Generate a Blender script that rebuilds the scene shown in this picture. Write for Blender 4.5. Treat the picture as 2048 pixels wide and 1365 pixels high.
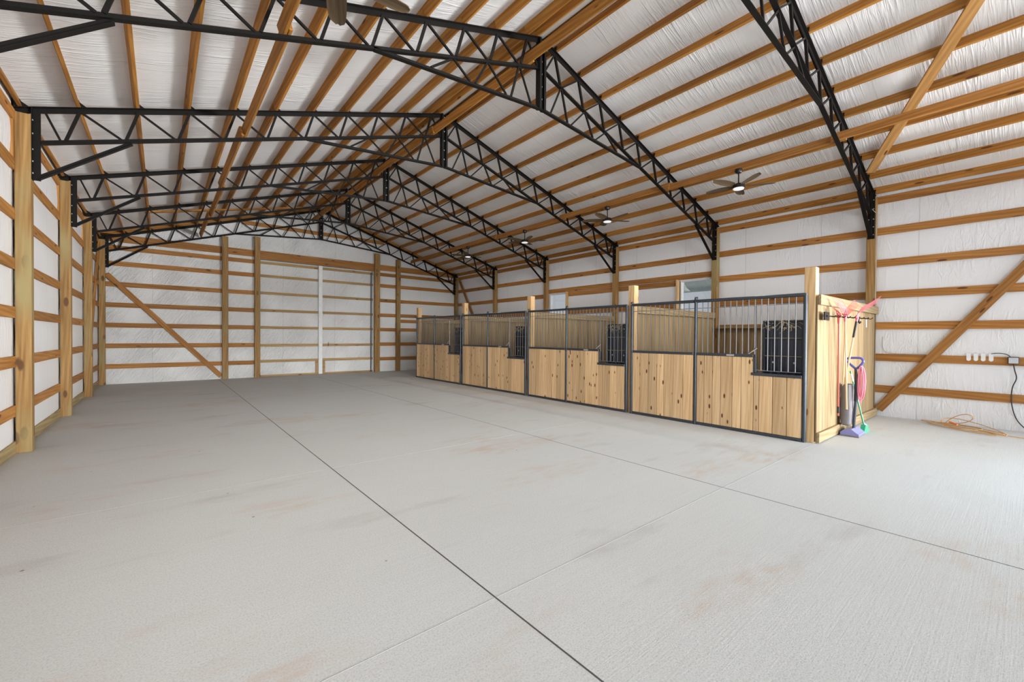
import bpy, bmesh, math, random
from mathutils import Vector, Matrix
random.seed(7)
S = bpy.context.scene
C = S.collection
for o in list(bpy.data.objects): bpy.data.objects.remove(o, do_unlink=True)

# ------------------------------------------------------------------ camera, world, light, exposure
YAW, PITCH, ROLL, FPX = -0.68919, 0.010339, 0.00681, 851.41
fw = Vector((-math.sin(YAW)*math.cos(PITCH), math.cos(YAW)*math.cos(PITCH), -math.sin(PITCH)))
rt = Vector((math.cos(YAW), math.sin(YAW), 0)); up = rt.cross(fw)
r2 = rt*math.cos(ROLL)+up*math.sin(ROLL); u2 = -rt*math.sin(ROLL)+up*math.cos(ROLL)
cd = bpy.data.cameras.new('camera'); cam = bpy.data.objects.new('camera', cd); C.objects.link(cam)
cd.sensor_width = 36; cd.lens = FPX*36/2048; cd.clip_start = 0.02; cd.clip_end = 300
M = Matrix.Identity(4)
for i in range(3): M[i][0], M[i][1], M[i][2] = r2[i], u2[i], -fw[i]
M[2][3] = 1.5
cam.matrix_world = M
S.camera = cam

w = bpy.data.worlds.new('world'); S.world = w; w.use_nodes = True
wn = w.node_tree.nodes; wl = w.node_tree.links
bg = wn['Background']
tc = wn.new('ShaderNodeTexCoord'); sp = wn.new('ShaderNodeSeparateXYZ'); cr = wn.new('ShaderNodeValToRGB')
wl.new(tc.outputs['Generated'], sp.inputs[0]); wl.new(sp.outputs['Z'], cr.inputs[0]); wl.new(cr.outputs[0], bg.inputs[0])
cr.color_ramp.elements[0].position = 0.0; cr.color_ramp.elements[0].color = (0.86, 0.92, 0.97, 1)
cr.color_ramp.elements[1].position = 0.5; cr.color_ramp.elements[1].color = (0.62, 0.76, 0.95, 1)
bg.inputs[1].default_value = 0.5

def area(name, loc, size, power, color, look):
    l = bpy.data.lights.new(name, 'AREA'); l.shape = 'RECTANGLE'; l.size, l.size_y = size
    l.energy = power; l.color = color
    o = bpy.data.objects.new(name, l); C.objects.link(o); o.location = loc
    o.rotation_euler = (Vector(look)-Vector(loc)).to_track_quat('-Z', 'Y').to_euler()
    return o
# light through the open front end of the barn: fill lamps added in the unseen yard,
# one standing in for apron bounce, the low bright sky, and the doorway at the right
area('yard_fill', (12.0, -9.0, 1.0), (6.0, 2.0), 620, (0.96, 0.985, 1.0), (0.0, 9.0, 4.0)).data.spread = math.radians(60)  # added fill lamp, lifts the left roof slope and wall
area('left_yard_fill', (-2.0, -9.0, 1.0), (6.0, 2.0), 120, (0.96, 0.985, 1.0), (9.5, 9.0, 4.5)).data.spread = math.radians(60)  # added fill lamp, lifts the right roof slope
area('apron_bounce_fill', (4.7, -4.0, 0.1), (12.0, 3.0), 270, (0.98, 0.99, 1.0), (4.7, -2.0, 3.6))  # added upward lamp standing in for light bounced off the apron
area('door_daylight', (7.0, -2.4, 3.2), (3.0, 2.0), 36, (0.62, 0.83, 1.0), (7.3, 0.6, 0.0)).data.spread = math.radians(90)
for nm, e, dr, ang in (('sky_glow', 1.7, (0.0, 1.0, -0.45), 40), ('low_sky_glow', 1.9, (0.1, 1.0, -0.25), 30)):
    sl = bpy.data.lights.new(nm, 'SUN'); sl.energy = e; sl.angle = math.radians(ang); sl.color = (0.97, 0.99, 1.0)
    so = bpy.data.objects.new(nm, sl); C.objects.link(so)
    so.rotation_euler = Vector(dr).to_track_quat('-Z', 'Y').to_euler()
S.view_settings.view_transform = 'Standard'; S.view_settings.look = 'None'
S.view_settings.exposure = 0.0; S.view_settings.gamma = 1.0; S.view_settings.use_curve_mapping = False
FAN_LAMP = 20.0

# ------------------------------------------------------------------ dimensions (metres, camera stands at x=0 y=0)
XC = 4.712                              # ridge line
TY = [1.98+3.05*i for i in range(6)]    # six trusses
BAYS = [-1.07]+TY                       # bay boundaries
YB = 17.30                              # inner face of the back wall girts
XL, XR = -1.40, 10.83                   # inner faces of the side wall girts
SL = 0.322
SA = math.atan(SL)
ztop = lambda d: 6.29-SL*d              # top of the truss top chord at distance d from the ridge
zbot = lambda d: 5.82-0.318*d           # bottom chord
zlow = lambda d: 5.18-0.083*d           # haunch chord
ZROOF = 0.150                           # roof lining above the top chord

# ------------------------------------------------------------------ materials
def mat(name):
    m = bpy.data.materials.new(name); m.use_nodes = True
    return m, m.node_tree.nodes, m.node_tree.links, m.node_tree.nodes['Principled BSDF']
def plain(name, col, rough=0.5, metal=0.0, emit=None, spec=0.5):
    m, n, l, p = mat(name)
    p.inputs['Base Color'].default_value = (*col, 1); p.inputs['Roughness'].default_value = rough
    p.inputs['Metallic'].default_value = metal; p.inputs['Specular IOR Level'].default_value = spec
    # slight unevenness so that no surface is perfectly flat in tone
    t = n.new('ShaderNodeTexCoord'); z = n.new('ShaderNodeTexNoise'); z.inputs['Scale'].default_value = 9; z.inputs['Detail'].default_value = 4
    mx = n.new('ShaderNodeMix'); mx.data_type = 'RGBA'
    l.new(t.outputs['Object'], z.inputs['Vector'])
    mx.inputs[6].default_value = (*[c*0.82 for c in col], 1); mx.inputs[7].default_value = (*[min(1, c*1.12) for c in col], 1)
    l.new(z.outputs['Fac'], mx.inputs[0]); l.new(mx.outputs[2], p.inputs['Base Color'])
    if emit:
        p.inputs['Emission Color'].default_value = (*emit[0], 1); p.inputs['Emission Strength'].default_value = emit[1]
    return m
def wood(name, dark, light, knot, axis='X', plank=False, rough=0.62, knots=0.16, kscale=(2.0, 8.0), var=0.25, tone=None, rings=0.6):
    """pine: grain along one local axis, streaks, scattered knots, tone differing from board to board"""
    m, n, l, p = mat(name)
    t = n.new('ShaderNodeTexCoord'); oi = n.new('ShaderNodeObjectInfo')
    vm = n.new('ShaderNodeVectorMath'); vm.operation = 'ADD'
    cb = n.new('ShaderNodeCombineXYZ')
    rnd = n.new('ShaderNodeMath'); rnd.operation = 'MULTIPLY'; rnd.inputs[1].default_value = 37.0
    l.new(oi.outputs['Random'], rnd.inputs[0])
    seed = rnd.outputs[0]; rv = oi.outputs['Random']
    if plank:
        at = n.new('ShaderNodeAttribute'); at.attribute_name = 'plank'
        ad = n.new('ShaderNodeMath'); ad.operation = 'MULTIPLY_ADD'; ad.inputs[1].default_value = 53.0
        l.new(at.outputs['Fac'], ad.inputs[0]); l.new(rnd.outputs[0], ad.inputs[2]); seed = ad.outputs[0]; rv = at.outputs['Fac']
    for k in range(3): l.new(seed, cb.inputs[k])
    l.new(t.outputs['Object'], vm.inputs[0]); l.new(cb.outputs[0], vm.inputs[1])
    def mapped(a, b):
        mp = n.new('ShaderNodeMapping')
        mp.inputs['Scale'].default_value = {'X': (a, b, b), 'Y': (b, a, b), 'Z': (b, b, a)}[axis]
        l.new(vm.outputs[0], mp.inputs['Vector']); return mp.outputs[0]
    g = n.new('ShaderNodeTexNoise'); g.inputs['Scale'].default_value = 1; g.inputs['Detail'].default_value = 5; g.inputs['Roughness'].default_value = 0.6; g.inputs['Distortion'].default_value = 0.5
    l.new(mapped(1.1, 34), g.inputs['Vector'])
    wv = n.new('ShaderNodeTexNoise'); wv.inputs['Scale'].default_value = 1; wv.inputs['Detail'].default_value = 2
    l.new(mapped(0.7, 7), wv.inputs['Vector'])
    mix = n.new('ShaderNodeMath'); mix.operation = 'MULTIPLY_ADD'; mix.inputs[1].default_value = 0.55
    h = n.new('ShaderNodeMath'); h.operation = 'MULTIPLY'; h.inputs[1].default_value = 0.45
    l.new(g.outputs['Fac'], mix.inputs[0]); l.new(wv.outputs['Fac'], h.inputs[0]); l.new(h.outputs[0], mix.inputs[2])
    r = n.new('ShaderNodeValToRGB'); r.color_ramp.elements[0].position = 0.33; r.color_ramp.elements[1].position = 0.66
    r.color_ramp.elements[0].color = (*dark, 1); r.color_ramp.elements[1].color = (*light, 1)
    l.new(mix.outputs[0], r.inputs[0])
    # growth rings drawn out along the board
    ring = n.new('ShaderNodeTexWave'); ring.wave_type = 'BANDS'; ring.bands_direction = 'DIAGONAL'
    ring.inputs['Scale'].default_value = 1.1; ring.inputs['Distortion'].default_value = 7.0; ring.inputs['Detail'].default_value = 2.5; ring.inputs['Detail Scale'].default_value = 0.55
    l.new(mapped(0.55, 9), ring.inputs['Vector'])
    rg = n.new('ShaderNodeMix'); rg.data_type = 'RGBA'; rg.blend_type = 'MULTIPLY'; rg.inputs[7].default_value = (0.66, 0.56, 0.46, 1)
    rf = n.new('ShaderNodeMath'); rf.operation = 'MULTIPLY'; rf.inputs[1].default_value = rings; l.new(ring.outputs['Fac'], rf.inputs[0])
    l.new(rf.outputs[0], rg.inputs[0]); l.new(r.outputs[0], rg.inputs[6]); r = rg
    # knots
    v = n.new('ShaderNodeTexVoronoi'); v.inputs['Scale'].default_value = 1; l.new(mapped(*kscale), v.inputs['Vector'])
    kr = n.new('ShaderNodeValToRGB'); kr.color_ramp.elements[0].position = knots*0.72; kr.color_ramp.elements[1].position = knots
    kr.color_ramp.elements[0].color = (1, 1, 1, 1); kr.color_ramp.elements[1].color = (0, 0, 0, 1)
    l.new(v.outputs['Distance'], kr.inputs[0])
    # only some of the cells carry a knot
    sc = n.new('ShaderNodeSeparateColor'); l.new(v.outputs['Color'], sc.inputs[0])
    th = n.new('ShaderNodeMath'); th.operation = 'GREATER_THAN'; th.inputs[1].default_value = 0.36; l.new(sc.outputs[0], th.inputs[0])
    km = n.new('ShaderNodeMath'); km.operation = 'MULTIPLY'; l.new(kr.outputs[0], km.inputs[0]); l.new(th.outputs[0], km.inputs[1])
    kx = n.new('ShaderNodeMix'); kx.data_type = 'RGBA'; kx.inputs[7].default_value = (*knot, 1)
    l.new(km.outputs[0], kx.inputs[0]); l.new(r.outputs[2], kx.inputs[6])
    # board to board tone
    hs = n.new('ShaderNodeHueSaturation')
    va = n.new('ShaderNodeMapRange'); va.inputs[3].default_value = 1-var; va.inputs[4].default_value = 1+var*0.7
    l.new(rv, va.inputs[0]); l.new(va.outputs[0], hs.inputs['Value'])
    l.new(kx.outputs[2], hs.inputs['Color'])
    out = hs.outputs[0]
    if tone:   # damp streaks of another hue
        z = n.new('ShaderNodeTexNoise'); z.inputs['Scale'].default_value = 1; l.new(mapped(0.9, 2.5), z.inputs['Vector'])
        zr = n.new('ShaderNodeValToRGB'); zr.color_ramp.elements[0].position = 0.5; zr.color_ramp.elements[1].position = 0.72
        zx = n.new('ShaderNodeMix'); zx.data_type = 'RGBA'; zx.inputs[7].default_value = (*tone, 1)
        l.new(z.outputs['Fac'], zr.inputs[0]); l.new(zr.outputs[0], zx.inputs[0]); l.new(out, zx.inputs[6]); out = zx.outputs[2]
    l.new(out, p.inputs['Base Color'])
    p.inputs['Roughness'].default_value = rough; p.inputs['Specular IOR Level'].default_value = 0.3
    b = n.new('ShaderNodeBump'); b.inputs['Strength'].default_value = 0.12; b.inputs['Distance'].default_value = 0.004
    l.new(g.outputs['Fac'], b.inputs['Height']); l.new(b.outputs[0], p.inputs['Normal'])
    return m
def vinyl(name, col, stretch, seam=None, rot=None, strength=0.5, rough=0.38, gmin=0.12, dist=0.02):
    """white facing of the insulation: wrinkles as bump, stretched along one direction, lapped seams"""
    m, n, l, p = mat(name)
    t = n.new('ShaderNodeTexCoord')
    mp = n.new('ShaderNodeMapping'); mp.inputs['Scale'].default_value = stretch
    if rot: mp.vector_type = 'TEXTURE'; mp.inputs['Scale'].default_value = [1/x for x in stretch]; mp.inputs['Rotation'].default_value = rot
    l.new(t.outputs['Object'], mp.inputs['Vector'])
    a = n.new('ShaderNodeTexNoise'); a.inputs['Scale'].default_value = 1; a.inputs['Detail'].default_value = 6; a.inputs['Roughness'].default_value = 0.55; a.inputs['Distortion'].default_value = 0.8
    l.new(mp.outputs[0], a.inputs['Vector'])
    c = n.new('ShaderNodeTexNoise'); c.inputs['Scale'].default_value = 1.1; c.inputs['Detail'].default_value = 2; l.new(t.outputs['Object'], c.inputs['Vector'])
    gate = n.new('ShaderNodeMapRange'); gate.inputs[1].default_value = 0.38; gate.inputs[2].default_value = 0.66; gate.inputs[3].default_value = gmin; gate.inputs[4].default_value = 1.0
    l.new(c.outputs['Fac'], gate.inputs[0])
    # ridged: folds of film rather than soft bumps
    s1 = n.new('ShaderNodeMath'); s1.operation = 'SUBTRACT'; s1.inputs[1].default_value = 0.5; l.new(a.outputs['Fac'], s1.inputs[0])
    ab = n.new('ShaderNodeMath'); ab.operation = 'ABSOLUTE'; l.new(s1.outputs[0], ab.inputs[0])
    mu = n.new('ShaderNodeMath'); mu.operation = 'MULTIPLY'; l.new(ab.outputs[0], mu.inputs[0]); l.new(gate.outputs[0], mu.inputs[1])
    hgt = mu.outputs[0]
    colr = None
    if seam:
        ax, per, off = seam
        sx = n.new('ShaderNodeSeparateXYZ'); l.new(t.outputs['Object'], sx.inputs[0])
        ad = n.new('ShaderNodeMath'); ad.operation = 'ADD'; ad.inputs[1].default_value = off+100*per; l.new(sx.outputs[ax], ad.inputs[0])
        wob = n.new('ShaderNodeMath'); wob.operation = 'MULTIPLY_ADD'; wob.inputs[1].default_value = 0.03; l.new(c.outputs['Fac'], wob.inputs[0]); l.new(ad.outputs[0], wob.inputs[2])
        md = n.new('ShaderNodeMath'); md.operation = 'MODULO'; md.inputs[1].default_value = per; l.new(wob.outputs[0], md.inputs[0])
        lt = n.new('ShaderNodeMath'); lt.operation = 'LESS_THAN'; lt.inputs[1].default_value = 0.014; l.new(md.outputs[0], lt.inputs[0])
        ml = n.new('ShaderNodeMath'); ml.operation = 'MULTIPLY_ADD'; ml.inputs[1].default_value = 0.35; l.new(lt.outputs[0], ml.inputs[0]); l.new(hgt, ml.inputs[2]); hgt = ml.outputs[0]
        mx = n.new('ShaderNodeMix'); mx.data_type = 'RGBA'; mx.inputs[6].default_value = (*col, 1); mx.inputs[7].default_value = (*[x*0.86 for x in col], 1)
        l.new(lt.outputs[0], mx.inputs[0]); colr = mx.outputs[2]
    p.inputs['Base Color'].default_value = (*col, 1)
    if colr: l.new(colr, p.inputs['Base Color'])
    p.inputs['Roughness'].default_value = rough; p.inputs['Specular IOR Level'].default_value = 0.45
    b = n.new('ShaderNodeBump'); b.inputs['Strength'].default_value = strength; b.inputs['Distance'].default_value = dist
    l.new(hgt, b.inputs['Height']); l.new(b.outputs[0], p.inputs['Normal'])
    return m

MT = {}
MT['purlin'] = wood('orange_pine', (0.30, 0.120, 0.020), (0.54, 0.255, 0.052), (0.13, 0.045, 0.012), 'X', var=0.22)
MT['girt'] = wood('pine_girt', (0.31, 0.130, 0.028), (0.52, 0.250, 0.070), (0.12, 0.04, 0.012), 'X', var=0.20)
MT['post'] = wood('treated_post', (0.22, 0.115, 0.035), (0.44, 0.265, 0.095), (0.12, 0.055, 0.018), 'X', knots=0.24, kscale=(2.4, 6.0), var=0.16, tone=(0.30, 0.23, 0.10))
MT['skirt'] = wood('treated_board', (0.27, 0.20, 0.09), (0.46, 0.36, 0.18), (0.15, 0.09, 0.04), 'X', var=0.1)
MT['pale'] = wood('pale_pine_post', (0.56, 0.35, 0.16), (0.78, 0.55, 0.30), (0.28, 0.12, 0.04), 'X', knots=0.12, var=0.1)
MT['stall'] = wood('stall_pine', (0.60, 0.375, 0.185), (0.84, 0.60, 0.345), (0.13, 0.05, 0.018), 'Z', plank=True, knots=0.19, kscale=(4.2, 11.0), var=0.22, rings=0.28)
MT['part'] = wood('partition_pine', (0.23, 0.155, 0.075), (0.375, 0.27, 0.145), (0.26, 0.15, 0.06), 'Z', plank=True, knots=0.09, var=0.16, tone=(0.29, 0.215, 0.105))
MT['cap'] = wood('treated_cap_board', (0.25, 0.18, 0.09), (0.37, 0.28, 0.155), (0.25, 0.15, 0.07), 'X', var=0.08)
MT['door_wood'] = wood('door_rail_pine', (0.36, 0.22, 0.085), (0.56, 0.37, 0.16), (0.14, 0.06, 0.02), 'X', var=0.1)
MT['brace'] = wood('yellow_pine', (0.42, 0.20, 0.055), (0.64, 0.36, 0.125), (0.16, 0.06, 0.02), 'X', var=0.1)
MT['blade'] = wood('fan_blade_wood', (0.085, 0.058, 0.032), (0.17, 0.12, 0.068), (0.08, 0.05, 0.03), 'X', knots=0.02, var=0.1)
MT['stick'] = wood('tool_handle_wood', (0.66, 0.47, 0.25), (0.82, 0.64, 0.40), (0.5, 0.3, 0.15), 'X', knots=0.02, var=0.05)
MT['steel'] = plain('black_painted_steel', (0.010, 0.0088, 0.0078), 0.5, 0.0, None, 0.14)
MT['pipe'] = plain('dark_grey_steel', (0.075, 0.088, 0.105), 0.32, 0.65)
MT['bar'] = plain('grey_steel_bar', (0.23, 0.23, 0.24), 0.38, 0.75)
MT['bolt'] = plain('zinc_bolt', (0.6, 0.6, 0.58), 0.35, 0.7)
MT['fanmetal'] = plain('fan_bronze_black', (0.03, 0.026, 0.024), 0.3, 0.55)
MT['lampdisc'] = plain('frosted_lamp', (0.85, 0.85, 0.88), 0.4, emit=((1, 1, 1), 0.55))
MT['feeder'] = plain('black_plastic', (0.026, 0.030, 0.045), 0.33)
MT['hay'] = plain('hay', (0.62, 0.50, 0.27), 0.8)
MT['pink'] = plain('pink_plastic', (0.70, 0.20, 0.25), 0.4)
MT['red'] = plain('red_plastic', (0.62, 0.10, 0.09), 0.4)
MT['redstick'] = plain('red_handle', (0.60, 0.12, 0.085), 0.35)
MT['blackgrip'] = plain('black_grip', (0.02, 0.022, 0.026), 0.4)
MT['blue'] = plain('blue_plastic', (0.085, 0.09, 0.36), 0.35)
MT['lilac'] = plain('lilac_plastic', (0.22, 0.22, 0.46), 0.35)
MT['bag'] = plain('grey_cloth', (0.16, 0.145, 0.15), 0.8)
MT['cordpink'] = plain('pink_cord', (0.74, 0.22, 0.30), 0.45)
MT['green'] = plain('green_plastic', (0.03, 0.33, 0.17), 0.4)
MT['white'] = plain('white_plastic', (0.80, 0.80, 0.80), 0.4)
MT['doorwhite'] = plain('white_metal_stile', (0.82, 0.83, 0.82), 0.35)
MT['cordorange'] = plain('orange_cord', (0.62, 0.32, 0.08), 0.5)
MT['cordblack'] = plain('black_cable', (0.02, 0.02, 0.022), 0.5)
MT['greybox'] = plain('grey_outlet_cover', (0.55, 0.57, 0.60), 0.4)
MT['greycable'] = plain('grey_cable', (0.42, 0.40, 0.36), 0.5)
MT['fibre'] = plain('glass_fibre_wool', (0.50, 0.46, 0.42), 0.95)
MT['ground'] = plain('outdoor_gravel', (0.60, 0.58, 0.54), 0.9)
MT['tin'] = plain('pale_green_metal', (0.46, 0.50, 0.49), 0.5)
MT['soffit'] = plain('pale_soffit', (0.72, 0.78, 0.76), 0.6)
WHITE = (0.80, 0.785, 0.78)
MT['v_roof'] = vinyl('roof_lining', WHITE, (0.9, 17, 0.9), seam=(1, 1.83, 0.3), strength=0.75, dist=0.07)
MT['v_left'] = vinyl('left_wall_lining', (0.80, 0.79, 0.785), (1, 12, 1.2), seam=(1, 1.52, 0.55), strength=0.7, dist=0.04)
MT['v_right'] = vinyl('right_wall_lining', (0.765, 0.775, 0.795), (1, 11, 3.2), seam=(1, 1.52, 0.2), strength=0.7, dist=0.04)
MT['v_back'] = vinyl('back_wall_lining', (0.80, 0.80, 0.785), (26, 1, 4.5), seam=(0, 1.83, 0.2), rot=(0, 0.6, 0), strength=1.0, rough=0.2, gmin=0.4, dist=0.075)

def concrete():
    m, n, l, p = mat('broomed_concrete')
    t = n.new('ShaderNodeTexCoord'); O = t.outputs['Object']
    def noise(scale, detail, sc=(1, 1, 1), rough=0.55):
        mp = n.new('ShaderNodeMapping'); mp.inputs['Scale'].default_value = sc; l.new(O, mp.inputs['Vector'])
        z = n.new('ShaderNodeTexNoise'); z.inputs['Scale'].default_value = scale; z.inputs['Detail'].default_value = detail; z.inputs['Roughness'].default_value = rough
        l.new(mp.outputs[0], z.inputs['Vector']); return z.outputs['Fac']
    def ramp(f, a, b, ca=(0, 0, 0, 1), cb=(1, 1, 1, 1)):
        r = n.new('ShaderNodeValToRGB'); r.color_ramp.elements[0].position = a; r.color_ramp.elements[1].position = b
        r.color_ramp.elements[0].color = ca; r.color_ramp.elements[1].color = cb; l.new(f, r.inputs[0]); return r.outputs[0]
    def mixc(f, a, b):
        x = n.new('ShaderNodeMix'); x.data_type = 'RGBA'
        for i, v in ((0, f), (6, a), (7, b)):
            if hasattr(v, 'links'): l.new(v, x.inputs[i])
            else: x.inputs[i].default_value = v
        return x.outputs[2]
    def math_(op, a, b):
        x = n.new('ShaderNodeMath'); x.operation = op
        for i, v in enumerate((a, b)):
            if hasattr(v, 'links'): l.new(v, x.inputs[i])
            else: x.inputs[i].default_value = v
        return x.outputs[0]
    base = mixc(noise(0.55, 5), (0.495, 0.492, 0.470, 1), (0.570, 0.567, 0.545, 1))
    fine = noise(120, 3); base = mixc(math_('MULTIPLY', ramp(fine, 0.32, 0.5, (1, 1, 1, 1), (0, 0, 0, 1)), 0.42), base, (0.24, 0.23, 0.22, 1))
    grit = noise(90, 4); base = mixc(math_('MULTIPLY', ramp(grit, 0.48, 0.66), 0.26), base, (0.30, 0.29, 0.275, 1))
    broom = noise(1, 3, (1.2, 95, 1)); base = mixc(math_('MULTIPLY', ramp(broom, 0.40, 0.62), 0.16), base, (0.62, 0.61, 0.60, 1))
    # reddish clay tracked in, in drawn-out patches
    clay = math_('MULTIPLY', ramp(noise(0.55, 6, (0.7, 1.25, 1), 0.62), 0.54, 0.69), ramp(noise(7, 4, (0.5, 1.6, 1)), 0.38, 0.62))
    base = mixc(math_('MULTIPLY', clay, 0.75), base, (0.47, 0.335, 0.24, 1))
    smear = math_('MULTIPLY', ramp(noise(1.1, 5, (0.5, 1.5, 1), 0.6), 0.58, 0.72), 0.36)
    base = mixc(smear, base, (0.30, 0.265, 0.235, 1))
    # crumbs
    v = n.new('ShaderNodeTexVoronoi'); v.inputs['Scale'].default_value = 2.3; l.new(O, v.inputs['Vector'])
    base = mixc(math_('MULTIPLY', ramp(v.outputs['Distance'], 0.018, 0.03, (1, 1, 1, 1), (0, 0, 0, 1)), 0.8), base, (0.10, 0.09, 0.08, 1))
    l.new(base, p.inputs['Base Color']); p.inputs['Roughness'].default_value = 0.72; p.inputs['Specular IOR Level'].default_value = 0.25
    h = math_('ADD', math_('MULTIPLY', broom, 0.6), math_('MULTIPLY', fine, 0.7))
    b = n.new('ShaderNodeBump'); b.inputs['Strength'].default_value = 0.22; b.inputs['Distance'].default_value = 0.005
    l.new(h, b.inputs['Height']); l.new(b.outputs[0], p.inputs['Normal'])
    return m
MT['concrete'] = concrete()
MT['joint'] = plain('saw_cut', (0.07, 0.065, 0.06), 0.9)
MT['jointpale'] = plain('trowelled_joint', (0.37, 0.37, 0.36), 0.8)
def glassmat():
    m, n, l, p = mat('window_glass')
    tr = n.new('ShaderNodeBsdfTransparent'); gl = n.new('ShaderNodeBsdfGlossy'); gl.inputs['Roughness'].default_value = 0.02
    mx = n.new('ShaderNodeMixShader'); mx.inputs[0].default_value = 0.05; l.new(tr.outputs[0], mx.inputs[1]); l.new(gl.outputs[0], mx.inputs[2])
    l.new(mx.outputs[0], n['Material Output'].inputs[0]); return m
MT['glass'] = glassmat()

# ------------------------------------------------------------------ mesh helpers
def curve(pts, k=5):
    P = [Vector(p) for p in pts]; out = []
    for i in range(len(P)-1):
        a, b, c, d = P[max(i-1, 0)], P[i], P[i+1], P[min(i+2, len(P)-1)]
        for q in range(k):
            t = q/k; out.append(0.5*((2*b)+(c-a)*t+(2*a-5*b+4*c-d)*t*t+(3*b-a-3*c+d)*t**3))
    return out+[P[-1]]
class MB:
    def __init__(s): s.v = []; s.f = []; s.m = []; s.a = []
    def add(s, verts, faces, mi=0, attr=0.0):
        b = len(s.v); s.v += [tuple(x) for x in verts]
        for q in faces: s.f.append([b+i for i in q]); s.m.append(mi); s.a.append(attr)
        return s
    def frame(s, o, X, Y, Z, hx, hy, hz, c=0.0, mi=0, attr=0.0):
        """box around o with half sizes along the axes X Y Z, edges chamfered by c"""
        o = Vector(o); P = []; F = []
        if c <= 0:
            for a in (-1, 1):
                for b in (-1, 1):
                    for d in (-1, 1): P.append(o+X*(a*hx)+Y*(b*hy)+Z*(d*hz))
            F = [(0, 1, 3, 2), (4, 6, 7, 5), (0, 4, 5, 1), (2, 3, 7, 6), (0, 2, 6, 4), (1, 5, 7, 3)]
            return s.add(P, F, mi, attr)
        ix = {}
        for a in (-1, 1):
            for b in (-1, 1):
                for d in (-1, 1):
                    for k in range(3):
                        h = [hx-c, hy-c, hz-c]; h[k] += c
                        ix[(a, b, d, k)] = len(P); P.append(o+X*(a*h[0])+Y*(b*h[1])+Z*(d*h[2]))
        g = lambda a, b, d, k: ix[(a, b, d, k)]
        for a in (-1, 1):
            q = [g(a, -1, -1, 0), g(a, 1, -1, 0), g(a, 1, 1, 0), g(a, -1, 1, 0)]; F.append(q if a > 0 else q[::-1])
            q = [g(-1, a, -1, 1), g(-1, a, 1, 1), g(1, a, 1, 1), g(1, a, -1, 1)]; F.append(q if a > 0 else q[::-1])
            q = [g(-1, -1, a, 2), g(1, -1, a, 2), g(1, 1, a, 2), g(-1, 1, a, 2)]; F.append(q if a > 0 else q[::-1])
        for a in (-1, 1):
            for b in (-1, 1):
                F.append([g(a, b, -1, 0), g(a, b, -1, 1), g(a, b, 1, 1), g(a, b, 1, 0)])
                F.append([g(a, -1, b, 0), g(a, 1, b, 0), g(a, 1, b, 2), g(a, -1, b, 2)])
                F.append([g(-1, a, b, 1), g(-1, a, b, 2), g(1, a, b, 2), g(1, a, b, 1)])
                for d in (-1, 1): F.append([g(a, b, d, 0), g(a, b, d, 1), g(a, b, d, 2)])
        return s.add(P, F, mi, attr)
    def box(s, x0, x1, y0, y1, z0, z1, c=0.0, mi=0, attr=0.0):
        return s.frame(((x0+x1)/2, (y0+y1)/2, (z0+z1)/2), Vector((1, 0, 0)), Vector((0, 1, 0)), Vector((0, 0, 1)), abs(x1-x0)/2, abs(y1-y0)/2, abs(z1-z0)/2, c, mi, attr)
    def bar(s, p, q, w, h, upv=(0, 0, 1), c=0.0, mi=0, attr=0.0):
        p, q = Vector(p), Vector(q); X = (q-p).normalized(); Z = Vector(upv); Y = Z.cross(X)
        if Y.length < 1e-6: Y = Vector((0, 1, 0)).cross(X)
        Y.normalize(); Z = X.cross(Y)
        return s.frame((p+q)/2, X, Y, Z, (q-p).length/2, w/2, h/2, c, mi, attr)
    def tube(s, pts, r, n=8, mi=0, caps=True, rs=None):
        pts = [Vector(p) for p in pts]; rings = []
        t0 = (pts[1]-pts[0]).normalized(); a = Vector((0, 0, 1)) if abs(t0.z) < 0.9 else Vector((1, 0, 0))
        N = (a-t0*a.dot(t0)).normalized()
        for i, p in enumerate(pts):
            t = (pts[min(i+1, len(pts)-1)]-pts[max(i-1, 0)]).normalized()
            N = (N-t*N.dot(t)).normalized(); B = t.cross(N); rr = rs[i] if rs else r
            rings.append([p+(N*math.cos(2*math.pi*k/n)+B*math.sin(2*math.pi*k/n))*rr for k in range(n)])
        V = [v for g in rings for v in g]; F = []
        for i in range(len(pts)-1):
            for k in range(n): F.append([i*n+k, i*n+(k+1) % n, (i+1)*n+(k+1) % n, (i+1)*n+k])
        if caps: F.append(list(range(n))[::-1]); F.append([(len(pts)-1)*n+k for k in range(n)])
        return s.add(V, F, mi)
    def lathe(s, prof, ctr=(0, 0, 0), n=20, mi=0):
        V = []; F = []; c = Vector(ctr)
        for r, z in prof:
            for k in range(n): V.append(c+Vector((r*math.cos(2*math.pi*k/n), r*math.sin(2*math.pi*k/n), z)))
        for i in range(len(prof)-1):
            for k in range(n): F.append([i*n+k, i*n+(k+1) % n, (i+1)*n+(k+1) % n, (i+1)*n+k])
        F.append(list(range(n))[::-1]); F.append([(len(prof)-1)*n+k for k in range(n)])
        return s.add(V, F, mi)
    def prism(s, poly, axis, t0, t1, mi=0, attr=0.0):
        """extrude a polygon of pairs along an axis"""
        def P(a, b, t): return {'x': (t, a, b), 'y': (a, t, b), 'z': (a, b, t)}[axis]
        k = len(poly); V = [P(a, b, t0) for a, b in poly]+[P(a, b, t1) for a, b in poly]
        F = [list(range(k))[::-1], list(range(k, 2*k))]+[[i, (i+1) % k, k+(i+1) % k, k+i] for i in range(k)]
        return s.add(V, F, mi, attr)
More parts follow.
